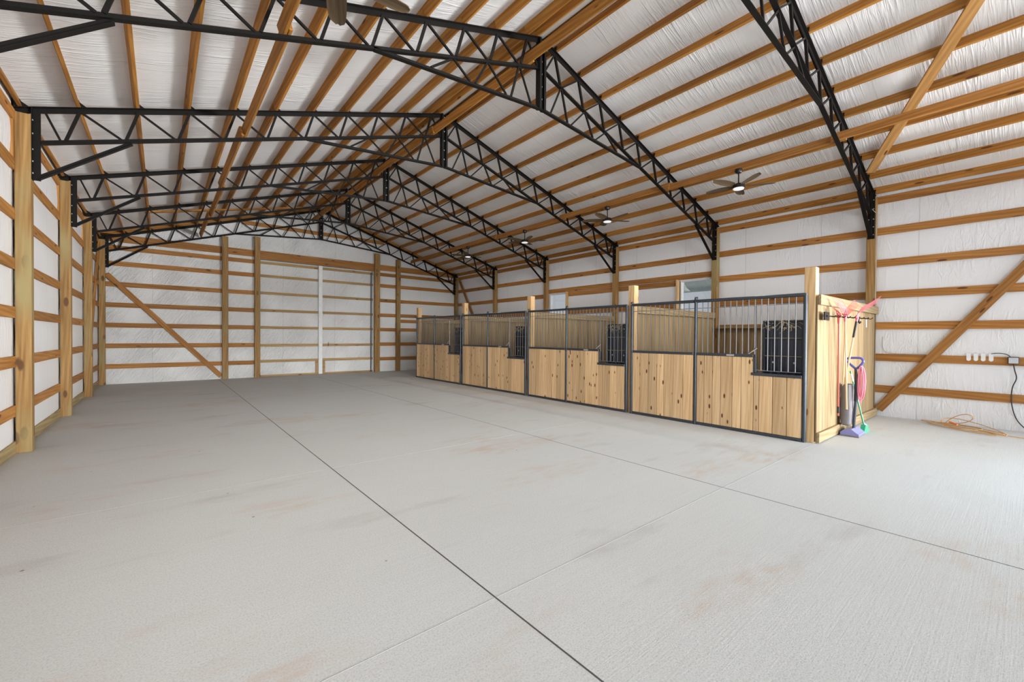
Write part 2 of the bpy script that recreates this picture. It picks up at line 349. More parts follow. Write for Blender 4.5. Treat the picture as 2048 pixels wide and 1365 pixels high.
    def mesh(s, name, mats, smooth=False):
        me = bpy.data.meshes.new(name); me.from_pydata(s.v, [], s.f)
        for m in (mats if isinstance(mats, (list, tuple)) else [mats]): me.materials.append(m)
        me.polygons.foreach_set('material_index', s.m)
        at = me.attributes.new('plank', 'FLOAT', 'FACE'); at.data.foreach_set('value', s.a)
        bm = bmesh.new(); bm.from_mesh(me); bmesh.ops.recalc_face_normals(bm, faces=bm.faces); bm.to_mesh(me); bm.free()
        if smooth:
            me.polygons.foreach_set('use_smooth', [True]*len(me.polygons)); me.set_sharp_from_angle(angle=math.radians(40))
        return me
    def build(s, name, mats, parent=None, loc=None, rot=None, smooth=False):
        return link(name, s.mesh(name, mats, smooth), parent, loc, rot)
def link(name, me, parent=None, loc=None, rot=None):
    o = bpy.data.objects.new(name, me); C.objects.link(o)
    if loc: o.location = loc
    if rot: o.rotation_euler = rot
    if parent: o.parent = parent
    return o
def tag(o, label, cat, group=None, kind=None):
    if label: o['label'] = label
    if cat: o['category'] = cat
    if group: o['group'] = group
    if kind: o['kind'] = kind
    return o
def thing(name, label, cat, loc=(0, 0, 0), rotz=0, group=None):
    o = bpy.data.objects.new(name, None); C.objects.link(o); o.empty_display_size = 0.1
    o.location = loc; o.rotation_euler = (0, 0, rotz)
    return tag(o, label, cat, group)
def struct(o):
    o['kind'] = 'structure'; return o
def dup(root, loc, rotz=None):
    r = root.copy(); C.objects.link(r); r.location = loc
    if rotz is not None: r.rotation_euler = (0, 0, rotz)
    for ch in [c for c in bpy.data.objects if c.parent == root]:
        c = ch.copy(); C.objects.link(c); c.parent = r
        for g in [x for x in bpy.data.objects if x.parent == ch]:
            d = g.copy(); C.objects.link(d); d.parent = c
    return r
_bc = {}
def board(name, p, q, w, t, nrm, mt, label, cat, group=None, c=0.003):
    """a straight timber from p to q (its axis), w wide across, t thick along nrm"""
    p, q = Vector(p), Vector(q); X = (q-p).normalized(); Z = Vector(nrm); Z = (Z-X*Z.dot(X)).normalized(); Y = Z.cross(X)
    L = (q-p).length; key = (round(L, 3), w, t, mt)
    if key not in _bc:
        _bc[key] = MB().frame((0, 0, 0), Vector((1, 0, 0)), Vector((0, 1, 0)), Vector((0, 0, 1)), L/2, w/2, t/2, c).mesh(name, MT[mt])
    o = bpy.data.objects.new(name, _bc[key]); C.objects.link(o)
    m = Matrix.Identity(4)
    for i in range(3): m[i][0], m[i][1], m[i][2], m[i][3] = X[i], Y[i], Z[i], ((p+q)/2)[i]
    o.matrix_world = m
    return tag(o, label, cat, group)
ORD = ['first', 'second', 'third', 'fourth', 'fifth', 'sixth', 'seventh', 'eighth', 'ninth', 'tenth', 'eleventh', 'twelfth']
BAYNAME = ['before the nearest truss', 'between nearest and second trusses', 'between second and third trusses',
           'between third and fourth trusses', 'between fourth and fifth trusses', 'between fifth and last trusses']

# ------------------------------------------------------------------ setting: floor, linings, outdoors
X0, X1 = -1.56, 10.99
f = struct(MB().box(X0-0.3, X1+0.3, -6.0, 17.7, -0.15, 0.0).build('floor', MT['concrete']))
j = struct(MB().box(1.475, 1.484, -1.0, 17.2, -0.001, 0.0012).build('trim_1', MT['joint']))
j = struct(MB().box(4.344, 4.351, -1.0, 17.2, -0.001, 0.0010).build('trim_2', MT['joint']))
j = struct(MB().box(-1.38, 7.15, 1.926, 1.931, -0.001, 0.0010).build('trim_3', MT['jointpale']))
j = struct(MB().box(-1.38, 7.15, 4.987, 4.991, -0.001, 0.0008).build('trim_4', MT['jointpale']))

def grid(nu, nv, fn, holes=()):
    mb = MB(); V = [fn(i/nu, k/nv) for i in range(nu+1) for k in range(nv+1)]; F = []
    for i in range(nu):
        for k in range(nv): F.append([i*(nv+1)+k, i*(nv+1)+k+1, (i+1)*(nv+1)+k+1, (i+1)*(nv+1)+k])
    return mb.add(V, F)
PD = [0.31, 0.89, 1.47, 2.05, 2.635, 3.215, 3.80, 4.38, 4.96, 5.55, 6.07]      # purlin distances from the ridge
GZ = [0.53, 1.145, 1.76, 2.365, 2.98, 3.60, 4.21]                             # girt centre heights
def sag(t, marks, half):
    """0 at the marks (timbers), bulging towards 1 half way between them"""
    for a, b in zip(marks[:-1], marks[1:]):
        if a <= t <= b:
            u = (t-a)/(b-a); return max(0.0, math.sin(math.pi*min(1, max(0, u))))**0.6
    return 0.0
def roof(name, s):
    nd = 88; ny = 74; D = 6.34
    marks = [0.0]+PD+[6.34]
    def fn(u, v):
        d = u*D; y = -1.3+v*(17.46+1.3)
        return (XC+s*d, y, ztop(d)+ZROOF-0.022*sag(d, marks, 0)*(0.75+0.25*math.sin(y*2.3+d)))
    return struct(grid(nd, ny, fn).build(name, MT['v_roof'], smooth=True))
# the two slopes of the lined roof
roof('ceiling', -1); roof('ceiling_right', 1)
struct(MB().prism([(XC-6.5, ztop(6.5)+0.19), (XC, ztop(0)+0.19), (XC+6.5, ztop(6.5)+0.19), (XC+6.5, ztop(6.5)+0.22), (XC, ztop(0)+0.22), (XC-6.5, ztop(6.5)+0.22)], 'y', -1.4, 17.6).build('roof_sheet', MT['tin']))

gm = [0.0]+GZ+[4.50]
def wall_panels(mb, plane, y0, y1, out, holes=()):
    """pillowed lining of one bay of a side wall; out = direction into the room"""
    ny = max(4, int((y1-y0)/0.10)); nz = 72; zt = 4.46
    def fn(u, v):
        y = y0+(y1-y0)*u; z = zt*v
        e = min(1.0, min(y-y0, y1-y)/0.03)
        b = sag(z, gm, 0)
        return (plane+out*(0.030*b*(0.8+0.2*math.sqrt(max(0, e)))*(0.85+0.15*math.sin(3.1*y+5*z))), y, z)
    g = grid(ny, nz, fn)
    if holes:
        keep = []
        for k, q in enumerate(g.f):
            cy = sum(g.v[i][1] for i in q)/4; cz = sum(g.v[i][2] for i in q)/4
            if not any(a < cy < b and c < cz < d for a, b, c, d in holes): keep.append(q)
        g.f = keep
    mb.add(g.v, g.f, 0)
WIN = [(5.10, 6.03, 1.86, 3.05), (10.17, 11.06, 1.86, 3.05)]
# left wall: the lining stops short of the far post of every bay, showing the dark wool behind
mb = MB()
for y0, y1 in zip(BAYS[:-1], BAYS[1:]):
    wall_panels(mb, -1.442, y0+0.02, y1-0.10, 1)
mb.box(-1.56, -1.447, -1.3, 17.5, 0, 4.46, mi=1)
for y1 in BAYS[1:]: mb.box(-1.447, -1.425, y1-0.106, y1-0.0, 0.15, 4.13, mi=1)
struct(mb.build('wall_left', [MT['v_left'], MT['fibre']], smooth=True))
mb = MB()
cuts = []
for i, (y0, y1) in enumerate(zip(BAYS[:-1], BAYS[1:])):
    wall_panels(mb, 10.872, y0, y1, -1, WIN)
# outer sheet around the windows
ys = [-1.3, WIN[0][0], WIN[0][1], WIN[1][0], WIN[1][1], 17.5]
for k in range(5):
    if k in (1, 3):
        mb.box(10.93, 10.99, ys[k], ys[k+1], 0, 1.86, mi=1); mb.box(10.93, 10.99, ys[k], ys[k+1], 3.05, 4.46, mi=1)
    else: mb.box(10.93, 10.99, ys[k], ys[k+1], 0, 4.46, mi=1)
struct(mb.build('wall_right', [MT['v_right'], MT['tin']], smooth=True))
# back wall: lining beside and above the door opening
DX0, DX1, DZ = 2.69, 6.79, 4.18
def back_panel(mb, x0, x1, zt_fn, z0=0.0):
    nx = max(4, int((x1-x0)/0.10)); nz = 70
    def fn(u, v):
        x = x0+(x1-x0)*u; zt = zt_fn(x); z = z0+(zt-z0)*v
        return (x, YB+0.042-0.026*sag(z, gm, 0)*(0.8+0.2*math.sin(4*x+3*z)), z)
    g = grid(nx, nz, fn); mb.add(g.v, g.f, 0)
mb = MB(); gz = lambda x: ztop(abs(x-XC))+ZROOF+0.02
back_panel(mb, -1.55, DX0, gz); back_panel(mb, DX1, 10.98, gz); back_panel(mb, DX0, DX1, gz, DZ)
pr = [(X0, 0), (DX0, 0), (DX0, DZ), (DX1, DZ), (DX1, 0), (X1, 0), (X1, gz(X1)), (XC, gz(XC)), (X0, gz(X0))]
mb.prism(pr[0:3]+[(DX0, gz(DX0)), (X0, gz(X0))], 'y', YB+0.20, YB+0.24, 1)
mb.prism([(DX1, 0), (X1, 0), (X1, gz(X1)), (DX1, gz(DX1))], 'y', YB+0.20, YB+0.24, 1)
mb.prism([(DX0, DZ), (DX1, DZ), (DX1, gz(DX1)), (XC, gz(XC)), (DX0, gz(DX0))], 'y', YB+0.20, YB+0.24, 1)
struct(mb.build('wall_back', [MT['v_back'], MT['tin']], smooth=True))
# outdoors: ground, the lean-to roof outside the windows
struct(MB().box(-60, 60, -60, 80, -0.35, -0.16).build('ground', MT['ground']))
o = thing('porch_roof', 'pale green lean-to roof edge outside, seen through the small windows', 'roof', (11.0, 8.0, 0))
MB().prism([(0.0, 3.62), (2.3, 3.10), (2.3, 3.16), (0.0, 3.68)], 'y', -6, 1).build('roof_panel', MT['soffit'], o)
MB().box(2.26, 2.32, -6, 1, 2.98, 3.18).build('fascia', MT['soffit'], o)
for y in (-5.8, 0.9):
    MB().box(2.14, 2.26, y-0.06, y+0.06, -0.16, 3.10).build('post', MT['post'], o)

o = thing('outdoor_lamp', 'pale shaded outdoor lamp seen through the nearer small window', 'lamp', (11.30, 6.16, 2.80))
MB().lathe([(0.17, 0.0), (0.165, 0.012), (0.06, 0.11), (0.035, 0.17), (0.01, 0.18)]).build('shade', MT['soffit'], o, smooth=True)
MB().tube([(0, 0, 0.17), (0, 0, 0.26), (-0.10, 0, 0.32), (-0.31, 0, 0.30)], 0.014, 8).build('arm', MT['soffit'], o, smooth=True)

# windows
for k, (a, b, c, d) in enumerate(WIN):
    fr = MB()
    for y0, y1, z0, z1 in ((a, b, d-0.04, d), (a, b, c, c+0.04), (a, a+0.04, c+0.04, d-0.04), (b-0.04, b, c+0.04, d-0.04)):
        fr.box(10.875, 10.985, y0, y1, z0, z1, 0.004)
    o = struct(fr.build('window_%d' % (k+1), MT['white']))
    MB().box(10.93, 10.936, a+0.04, b-0.04, c+0.04, d-0.04).build('pane', MT['glass'], o)

# sliding door in the back wall: two leaves hung outside the opening
for k, (a, b) in enumerate(((DX0-0.06, 4.72), (4.73, DX1+0.06))):
    def fn(u, v, a=a, b=b):
        x = a+(b-a)*u; z = 0.03+4.12*v
        return (x, YB+0.125-0.02*sag(z, [0, .56, 1.13, 1.77, 2.38, 3.0, 3.62, 4.1, 4.2], 0), z)
    g = grid(22, 66, fn); g.box(a, b, YB+0.15, YB+0.18, 0.03, 4.14, mi=1)
    leaf = struct(g.build('door_%d' % (k+1), [MT['v_back'], MT['tin']], smooth=True))
    for z in (0.56, 1.13, 1.77, 2.38, 3.0, 3.61, 4.08):
        r = MB().frame((0, 0, 0), Vector((1, 0, 0)), Vector((0, 1, 0)), Vector((0, 0, 1)), (b-a)/2-0.01, 0.019, 0.045, 0.003).build('rail', MT['door_wood'], leaf)
        r.location = ((a+b)/2, YB+0.085, z)
    r = MB().frame((0, 0, 0), Vector((1, 0, 0)), Vector((0, 1, 0)), Vector((0, 0, 1)), (b-a)/2-0.01, 0.019, 0.03, 0.003).build('bottom_rail', MT['door_wood'], leaf)
    r.location = ((a+b)/2, YB+0.085, 0.035)
    xs = 4.60 if k == 0 else 4.87
    MB().box(xs-0.04, xs+0.04, YB+0.06, YB+0.10, 0.066, 0.514, 0.003).build('kick_stile', MT['door_wood'], leaf)
    # edge trim next to the opening
    xe = DX0-0.03 if k == 0 else DX1-0.02
    if k == 0: MB().box(4.655, 4.795, YB+0.0, YB+0.062, 0.015, 4.165, 0.004).build('meeting_stile', MT['doorwhite'], leaf)['label'] = 'white metal meeting stile'
    else: MB().box(6.70, 6.73, YB+0.02, YB+0.065, 0.015, 4.10, 0.003).build('edge_trim', MT['pipe'], leaf)
h = MB().tube([(0, 0, 0.00), (0, -0.05, 0.0), (0, -0.05, 0.14), (0, 0, 0.14)], 0.008).build('handle', MT['steel'], bpy.data.objects['door_2'], (5.02, YB+0.065, 1.09))

# ------------------------------------------------------------------ wall posts
def post(x, y, z1, label, mt='post', s=0.14, nrm=(0, -1, 0)):
    return board('wall_post', (x, y, 0.0), (x, y, z1), s, s, nrm, mt, label, 'post', c=0.005)
ptop = 4.255
for i, y in enumerate(TY):
    wh = ['nearest', 'second', 'third', 'fourth', 'fifth', 'last'][i]
    post(XC-6.045, y, ptop, 'square timber post against left wall, carrying %s black truss' % wh)
    post(XC+6.045, y, ptop, 'square timber post against right wall, carrying %s black truss' % wh)
for x, z1, lb in ((1.662, 4.80, 'leftmost square timber post of back wall, at foot of the diagonal brace'),
                  (2.602, 4.93, 'square timber post at left edge of back sliding door'),
                  (6.915, 4.90, 'square timber post at right edge of back sliding door'),
                  (7.845, 4.76, 'rightmost inner timber post of back wall, right of sliding door')):
    board('wall_post', (x, YB-0.075, 0), (x, YB-0.075, z1), 0.17 if x != 6.915 else 0.21, 0.14, (0, -1, 0), 'post', lb, 'post', c=0.005)

# ------------------------------------------------------------------ girts
def girt(p, q, nrm, label, group, mt='girt', w=0.14, t=0.038, name='wall_girt'):
    return board(name, p, q, w, t, nrm, mt, label, 'girt', group)
for i, (y0, y1) in enumerate(zip(BAYS[:-1], BAYS[1:])):
    yc0, yc1 = y0+0.001, (y1 if i < 5 else YB)-0.001
    for k, z in enumerate(GZ):
        lab = 'orange pine girt on right wall, %s row up, %s' % (ORD[k], BAYNAME[i])
        segs = [(yc0, yc1)]
        if i in (2, 3) and k in (2, 3, 4): segs = [(6.10, yc1)] if i == 2 else [(yc0, 10.10)]
        for a, b in segs: girt((XR+0.019, a, z), (XR+0.019, b, z), (-1, 0, 0), lab, 'girts of the right wall')
        if i >= 1:
            girt((XL-0.019, yc0, z), (XL-0.019, yc1, z), (1, 0, 0), 'orange pine girt on left wall, %s row up, %s' % (ORD[k], BAYNAME[i]), 'girts of the left wall')
    if i >= 1:
        girt((XL-0.019, yc0, 0.075), (XL-0.019, yc1, 0.075), (1, 0, 0), 'treated skirt board along left wall floor, %s' % BAYNAME[i], 'skirt boards of the left wall', 'skirt', 0.15, name='skirt_board')
        board('block', (XL-0.019, y1-0.105, 3.672), (XL-0.019, y1-0.105, 4.138), 0.06, 0.038, (1, 0, 0), 'girt', 'short upright block under left wall top girt, %s' % BAYNAME[i], 'block', 'upright blocks of the left wall')
for i, (ja, wn_) in enumerate(((6.065, 'nearer'), (10.135, 'farther'))):
    y0, y1 = BAYS[2+i]+0.001, BAYS[3+i]-0.001
    girt((XR+0.019, y0, 3.135), (XR+0.019, y1, 3.135), (-1, 0, 0), 'orange pine header board running over the %s small window' % wn_, 'window headers')
    board('window_jamb', (XR-0.03, ja, 1.70), (XR-0.03, ja, 3.064), 0.136, 0.038, (0, 1, 0), 'pale', 'upright pine jamb board beside the %s small window' % wn_, 'jamb', 'window jambs')
seg = [(-1.40, 1.66, 'left of the leftmost inner post'), (1.662, 2.60, 'between the two posts left of the sliding door'),
       (6.90, 7.844, 'between the two posts right of the sliding door'), (7.846, 10.83, 'right of the rightmost inner post')]
for k, z in enumerate(GZ[:-1]):
    for a, b, wh in seg:
        girt((a+0.001, YB+0.019, z), (b-0.001, YB+0.019, z), (0, -1, 0), 'orange back wall girt, %s row up, %s' % (ORD[k], wh), 'girts of the back wall')
for a, b, wh in seg:
    girt((a+0.001, YB+0.019, 4.07), (b-0.001, YB+0.019, 4.07), (0, -1, 0), 'orange girt just below stained header, %s' % wh, 'girts of the back wall')
    board('header_beam', (a+0.001, YB+0.019, 4.355), (b-0.001, YB+0.019, 4.355), 0.23, 0.038, (0, -1, 0), 'girt', 'deep orange header beam high on back wall, %s' % wh, 'beam', 'header beams of the back wall')
board('header_beam', (2.60, YB+0.019, 4.33), (6.898, YB+0.019, 4.33), 0.30, 0.038, (0, -1, 0), 'girt', 'deep orange door header over both sliding door leaves, back wall', 'beam')
girt((7.93, YB+0.019, 2.13), (10.83, YB+0.019, 2.13), (0, -1, 0), 'extra reddish board between girts behind the farthest stall, back wall', None)
board('gable_girt', (2.16, YB+0.019, 5.395), (7.26, YB+0.019, 5.395), 0.14, 0.038, (0, -1, 0), 'girt', 'long orange gable girt high on back wall above the door header', 'girt')
def rake(s):
    a, b = 0.025, 6.16
    n = (0, -1, 0)
    return board('rake_rafter', (XC+s*b, YB+0.019, ztop(b)+0.073), (XC+s*a, YB+0.019, ztop(a)+0.073), 0.14, 0.038, n, 'purlin',
                 'orange sloping rafter along the %s top edge of the back wall' % ('left' if s < 0 else 'right'), 'rafter')
rake(-1); rake(1)
# diagonal braces
board('diagonal_brace', (-1.24, YB-0.02, 3.262), (1.56, YB-0.02, 0.10), 0.14, 0.038, (0, -1, 0), 'girt', 'long diagonal pine brace across the girts at left of back wall', 'brace')
board('diagonal_brace', (XR-0.021, 1.85, 0.13), (XR-0.021, -1.0, 4.20), 0.14, 0.038, (-1, 0, 0), 'girt', 'long diagonal pine brace on right wall beside the orange cord', 'brace')
board('diagonal_brace', (XR-0.021, 17.02, 4.12), (XR-0.021, 14.4, 0.20), 0.14, 0.038, (-1, 0, 0), 'girt', 'diagonal brace on right wall in the far corner behind the last stall', 'brace')
board('diagonal_brace', (XL+0.021, 17.02, 4.12), (XL+0.021, 14.4, 0.20), 0.14, 0.038, (1, 0, 0), 'girt', 'diagonal brace on left wall in the far corner', 'brace')
rp = lambda x, y, e: (x, y, ztop(abs(x-XC))-e)
board('roof_brace', rp(10.02, 1.88, 0.021), rp(5.65, -0.45, 0.021), 0.14, 0.038, (-SL, 0, -1), 'brace', 'pale diagonal brace board under right roof purlins near the camera', 'brace')
board('roof_brace', rp(-0.3, 14.55, 0.021), rp(4.4, 16.55, 0.021), 0.14, 0.038, (SL, 0, -1), 'purlin', 'diagonal brace board under left roof purlins near the back wall', 'brace')

# ------------------------------------------------------------------ roof purlins
def purlin(s, d, y0, y1, label, grp):
    nx, nz = s*math.sin(SA), math.cos(SA)
    o = (XC+s*d+nx*0.070, ztop(d)+nz*0.070)
    return board('roof_purlin', (o[0], y0, o[1]), (o[0], y1, o[1]), 0.14, 0.038, (s*math.cos(SA), 0, -math.sin(SA)), 'purlin', label, 'purlin', grp)
for i in range(6):
    y0, y1 = BAYS[i]+0.001, (BAYS[i+1] if i < 5 else YB-0.001)-0.001
    for s, side in ((-1, 'left'), (1, 'right')):
        if i == 0 and s < 0: continue
        for k, d in enumerate(PD):
            if i == 0 and d < 1.4: continue
            wh = ORD[len(PD)-1-k]
            purlin(s, d, y0+0.006*(k % 2), y1, 'pine purlin on %s roof slope, %s up from eave, %s' % (side, wh, BAYNAME[i]), 'roof purlins')
    if i >= 1:
        for s, side in ((-1, 'left'), (1, 'right')):
            purlin(s, 0.10, y0, y1, 'pine ridge purlin just %s of the ridge line, %s' % (side, BAYNAME[i]), 'ridge purlins')
        MB().box(XC-0.045, XC+0.045, y0, y1, ztop(0)+0.02, ztop(0)+0.13).build('ridge_strip', MT['fibre'])
        tag(bpy.data.objects[-1] if False else [o for o in C.objects if o.name.startswith('ridge_strip')][-1], 'dark strip along the ridge, %s' % BAYNAME[i], 'strip', 'ridge strips')
# long runner boards standing on the bottom chords like the purlins on the top chords
def runner(s, d, y0, y1, mt, name, label, grp):
    nx, nz = s*math.sin(SA), math.cos(SA); zb = zbot(d)+0.028
    o = (XC+s*d+nx*0.070, zb+nz*0.070)
    return board(name, (o[0], y0, o[1]), (o[0], y1, o[1]), 0.14, 0.038, (s*math.cos(SA), 0, -math.sin(SA)), mt, label, 'beam', grp)
for i in range(0, 6):
    a, b = BAYS[i]-0.10, BAYS[i+1]+0.10
    if i == 5: b = 17.20
    sh = 0.021*(1 if i % 2 else -1)
    if i >= 1:
        runner(-1, 3.68+sh, a, b, 'purlin', 'runner_beam', 'long pine runner board on left bottom chords, %s' % BAYNAME[i], 'runner boards on the left bottom chords')
        runner(-1, 0.27+sh, a, b, 'purlin', 'ridge_runner', 'pine runner beam beside the truss centre posts, %s' % BAYNAME[i], 'runner beams near the ridge')
    runner(1, 3.68+sh, a, b, 'girt', 'runner_beam', 'long pine runner board on right bottom chords, %s' % BAYNAME[i], 'runner boards on the right bottom chords')

# ------------------------------------------------------------------ steel trusses (one built, five copied)
truss = thing('roof_truss', 'nearest black steel truss, its right half crossing the top right', 'truss', (XC, TY[0], 0), 0, 'black steel roof trusses')
_tm = {}
def tpart(name, key, mb, mats='steel'):
    me = mb.mesh(name, [MT[m] for m in (mats if isinstance(mats, list) else [mats])])
    return link(name, me, truss)
for s in (-1, 1):
    P = lambda d, z, s=s: Vector((s*d, 0, z))
    dv = Vector((s*math.cos(SA), 0, -math.sin(SA))); nv = Vector((s*math.sin(SA), 0, math.cos(SA)))
    mb = MB(); a, b = P(6.20, ztop(6.20)), P(0.03, ztop(0.03))
    mb.bar(a-nv*0.005, b-nv*0.005, 0.085, 0.008, nv)
    mb.bar(a-nv*0.04, b-nv*0.04, 0.010, 0.064, nv, mi=0)
    tpart('top_chord', 't', mb)
    mb = MB(); a, b = P(5.90, zbot(5.90)), P(0.065, zbot(0.065))
    mb.bar(a-nv*0.022, b-nv*0.022, 0.065, 0.007, nv); mb.bar(a+nv*0.004, b+nv*0.004, 0.009, 0.046, nv)
    tpart('bottom_chord', 'b', mb)
    mb = MB(); a, b = P(2.74, zlow(2.74)-0.012), P(0.0, zlow(0)-0.012); nn = Vector((s*0.083, 0, 1)).normalized()
    mb.bar(a-nn*0.02, b-nn*0.02, 0.065, 0.007, nn); mb.bar(a+nn*0.004, b+nn*0.004, 0.009, 0.044, nn)
    tpart('haunch_chord', 'h', mb)
    mb = MB(); mb.box(s*5.968, s*5.975, -0.055, 0.055, 3.452, ztop(5.97)-0.01)
    mb.box(s*5.90, s*5.968, -0.012, -0.004, 3.452, ztop(5.95)-0.02); mb.box(s*5.90, s*5.968, 0.004, 0.012, 3.452, ztop(5.95)-0.02)
    for z in (3.53, 3.68, 3.83, 4.03, 4.2):
        for yy in (-0.036, 0.036): mb.frame((s*5.964, yy, z), Vector((1, 0, 0)), Vector((0, 1, 0)), Vector((0, 0, 1)), 0.006, 0.008, 0.008, 0, 1)
    tpart('heel_column', 'c', mb, ['steel', 'bolt'])
    a, b = P(5.93, 3.480), P(5.03, zbot(5.03)-0.035); nk = Vector((-(b-a).z, 0, (b-a).x)).normalized()
    if nk.z < 0: nk = -nk
    mb = MB(); mb.bar(a-nk*0.02, b-nk*0.02, 0.065, 0.007, nk); mb.bar(a+nk*0.005, b+nk*0.005, 0.009, 0.046, nk)
    tpart('knee_brace', 'k', mb)
    mb = MB(); mb.box(s*0.062, s*0.068, -0.05, 0.05, zlow(0)-0.035, ztop(0.06)-0.02); mb.box(s*0.026, s*0.062, -0.05, -0.042, zlow(0)-0.035, ztop(0.06)-0.02)
    mb.box(s*0.026, s*0.062, 0.042, 0.05, zlow(0)-0.035, ztop(0.06)-0.02)
    if s < 0:
        for z in (5.3, 5.5, 5.7, 5.9, 6.1, 6.2): mb.box(-0.011, 0.011, -0.02, -0.008, z, z+0.022, mi=1)
        mb.box(-0.062, 0.062, -0.007, 0.007, zlow(0)-0.03, ztop(0.06)-0.03)
    tpart('centre_post', 'cp', mb, ['steel', 'bolt'])
    def web(d0, z0, d1, z1, r): tpart('web', 'w', MB().bar(P(d0, z0), P(d1, z1), r, r, (0, 1, 0)))
    for k, d in enumerate(PD[:-1]):
        web(d, ztop(d)-0.06, d+0.125, zbot(d+0.125)+0.02, 0.034)
        if k < len(PD)-2: web(PD[k+1]-0.03, ztop(PD[k+1])-0.06, d+0.175, zbot(d+0.175)+0.02, 0.026)
    web(5.86, ztop(5.86)-0.06, 5.55+0.175, zbot(5.725)+0.02, 0.026)
    web(0.29, ztop(0.29)-0.06, 0.09, zbot(0.09)+0.02, 0.026)
    for da, db, r in ((0.45, 0.22, 0.024), (0.47, 0.62, 0.028), (1.05, 0.71, 0.024), (1.07, 1.28, 0.028), (1.63, 1.36, 0.024), (1.65, 1.98, 0.028)):
        web(da, zbot(da)-0.02, db, zlow(db)+0.01, r)
    clip = None
    for d in [0.10]+PD:
        q = P(d, ztop(d))-dv*0.021
        if clip is None:
            mb = MB(); mb.prism([(0, 0), (-s*0.05*math.cos(SA)*0-0.0, 0.0)], 'y', 0, 0) if False else None
            mb.add([Vector((0, y, 0))+v for y in (-0.045, 0.045) for v in (Vector((0, 0, 0)), dv*-0.007, dv*-0.007+nv*0.085, nv*0.085)],
                   [(0, 1, 2, 3), (4, 7, 6, 5), (0, 4, 5, 1), (1, 5, 6, 2), (2, 6, 7, 3), (3, 7, 4, 0)])
            mb.add([Vector((0, y, 0))+v for y in (-0.004, 0.004) for v in (Vector((0, 0, 0)), dv*-0.065, nv*0.085)],
                   [(0, 1, 2), (3, 5, 4), (0, 3, 4, 1), (1, 4, 5, 2), (2, 5, 3, 0)])
            clip = mb.mesh('purlin_clip', MT['steel'])
        o = link('purlin_clip', clip, truss, q)
for i in range(1, 6):
    t = dup(truss, (XC, TY[i], 0))
    t['label'] = ['', 'second black steel truss, crossing top left to the ridge at image centre', 'third black steel truss from the camera, standing on the leftmost visible post',
                  'fourth black steel truss from the camera', 'fifth black steel truss, next to last before the back wall', 'last black steel truss, directly against the back wall'][i]

# ------------------------------------------------------------------ ceiling fans
def fan_parts(root, drop=0.30):
    MB().lathe([(0.02, 0.0), (0.062, -0.004), (0.066, -0.045), (0.05, -0.075), (0.02, -0.085)]).build('canopy', MT['fanmetal'], root, smooth=True)
    MB().tube([(0, 0, -0.07), (0, 0, -0.29)], 0.012, 10).build('downrod', MT['fanmetal'], root, smooth=True)
    mh = MB().lathe([(0.014, -0.25), (0.03, -0.275), (0.045, -0.285), (0.105, -0.292), (0.112, -0.31), (0.112, -0.352), (0.098, -0.362)], n=28).build('motor_housing', MT['fanmetal'], root, smooth=True)
    MB().lathe([(0.02, -0.361), (0.094, -0.363), (0.090, -0.378), (0.06, -0.386), (0.02, -0.388)], n=28).build('light', MT['lampdisc'], mh, smooth=True)['label'] = 'round white frosted light'
    # blade: rounded paddle, cambered and pitched
    mb = MB(); n = 14; V = []; F = []
    for i in range(n+1):
        t = i/n; x = 0.10+0.515*t
        wd = 0.034+0.060*math.sin(math.pi*min(1, 0.18+0.62*t))-0.012
        if t > 0.86: wd *= math.sqrt(max(0.0, 1-((t-0.86)/0.14)**2*0.92))
        if t < 0.15: wd *= 0.55+3*t
        for k in range(5):
            u = -1+k/2
            y = u*wd+0.012*math.sin(t*3.0); z = -0.315+0.010*(1-u*u)+0.22*u*wd*(1-0.5*t)+0.012*t
            V.append((x, y, z)); 
        for k in range(5):
            u = -1+k/2
            V.append((x, u*wd+0.012*math.sin(t*3.0), -0.323+0.010*(1-u*u)+0.22*u*wd*(1-0.5*t)+0.012*t))
    for i in range(n):
        for k in range(4):
            F.append((i*10+k, i*10+k+1, i*10+11+k, i*10+10+k)); F.append((i*10+5+k, i*10+15+k, i*10+16+k, i*10+6+k))
        F.append((i*10, i*10+10, i*10+15, i*10+5)); F.append((i*10+4, i*10+9, i*10+19, i*10+14))
    F.append((0, 5, 6, 7, 8, 9, 4, 3, 2, 1)); F.append((n*10, n*10+1, n*10+2, n*10+3, n*10+4, n*10+9, n*10+8, n*10+7, n*10+6, n*10+5))
    me = mb.add(V, F).mesh('blade', MT['blade'], smooth=True)
    for k in range(5): link('blade', me, root, rot=(0, 0, k*2*math.pi/5))
def lamp(x, y, z):
    l = bpy.data.lights.new('fan_lamp', 'AREA'); l.shape = 'DISK'; l.size = 0.18; l.energy = FAN_LAMP; l.color = (1.0, 0.97, 0.93)
    o = bpy.data.objects.new('fan_lamp', l); C.objects.link(o); o.location = (x, y, z)
FY = [3.505, 6.555, 9.605, 12.655]
FG = 'ceiling fans under the runner boards'
fan = thing('ceiling_fan', 'nearest dark ceiling fan on the right, hanging above the nearest stall', 'fan', (8.38, FY[0], 4.679), math.radians(18), FG)
fan_parts(fan); lamp(8.38, FY[0], 4.285)
for i, (a, lb) in enumerate(((-22, 'second dark ceiling fan on the right, between second and third black trusses'), (30, 'third dark ceiling fan from the right, above the third stall'), (6, 'farthest small dark ceiling fan, above the last stall'))):
    dup(fan, (8.38, FY[i+1], 4.679), math.radians(a))['label'] = lb
    lamp(8.38, FY[i+1], 4.285)
dup(fan, (1.085, 3.505, 4.679), math.radians(1))['label'] = 'ceiling fan at the top edge left of centre, only two blade tips in view'
lamp(1.085, 3.505, 4.285)

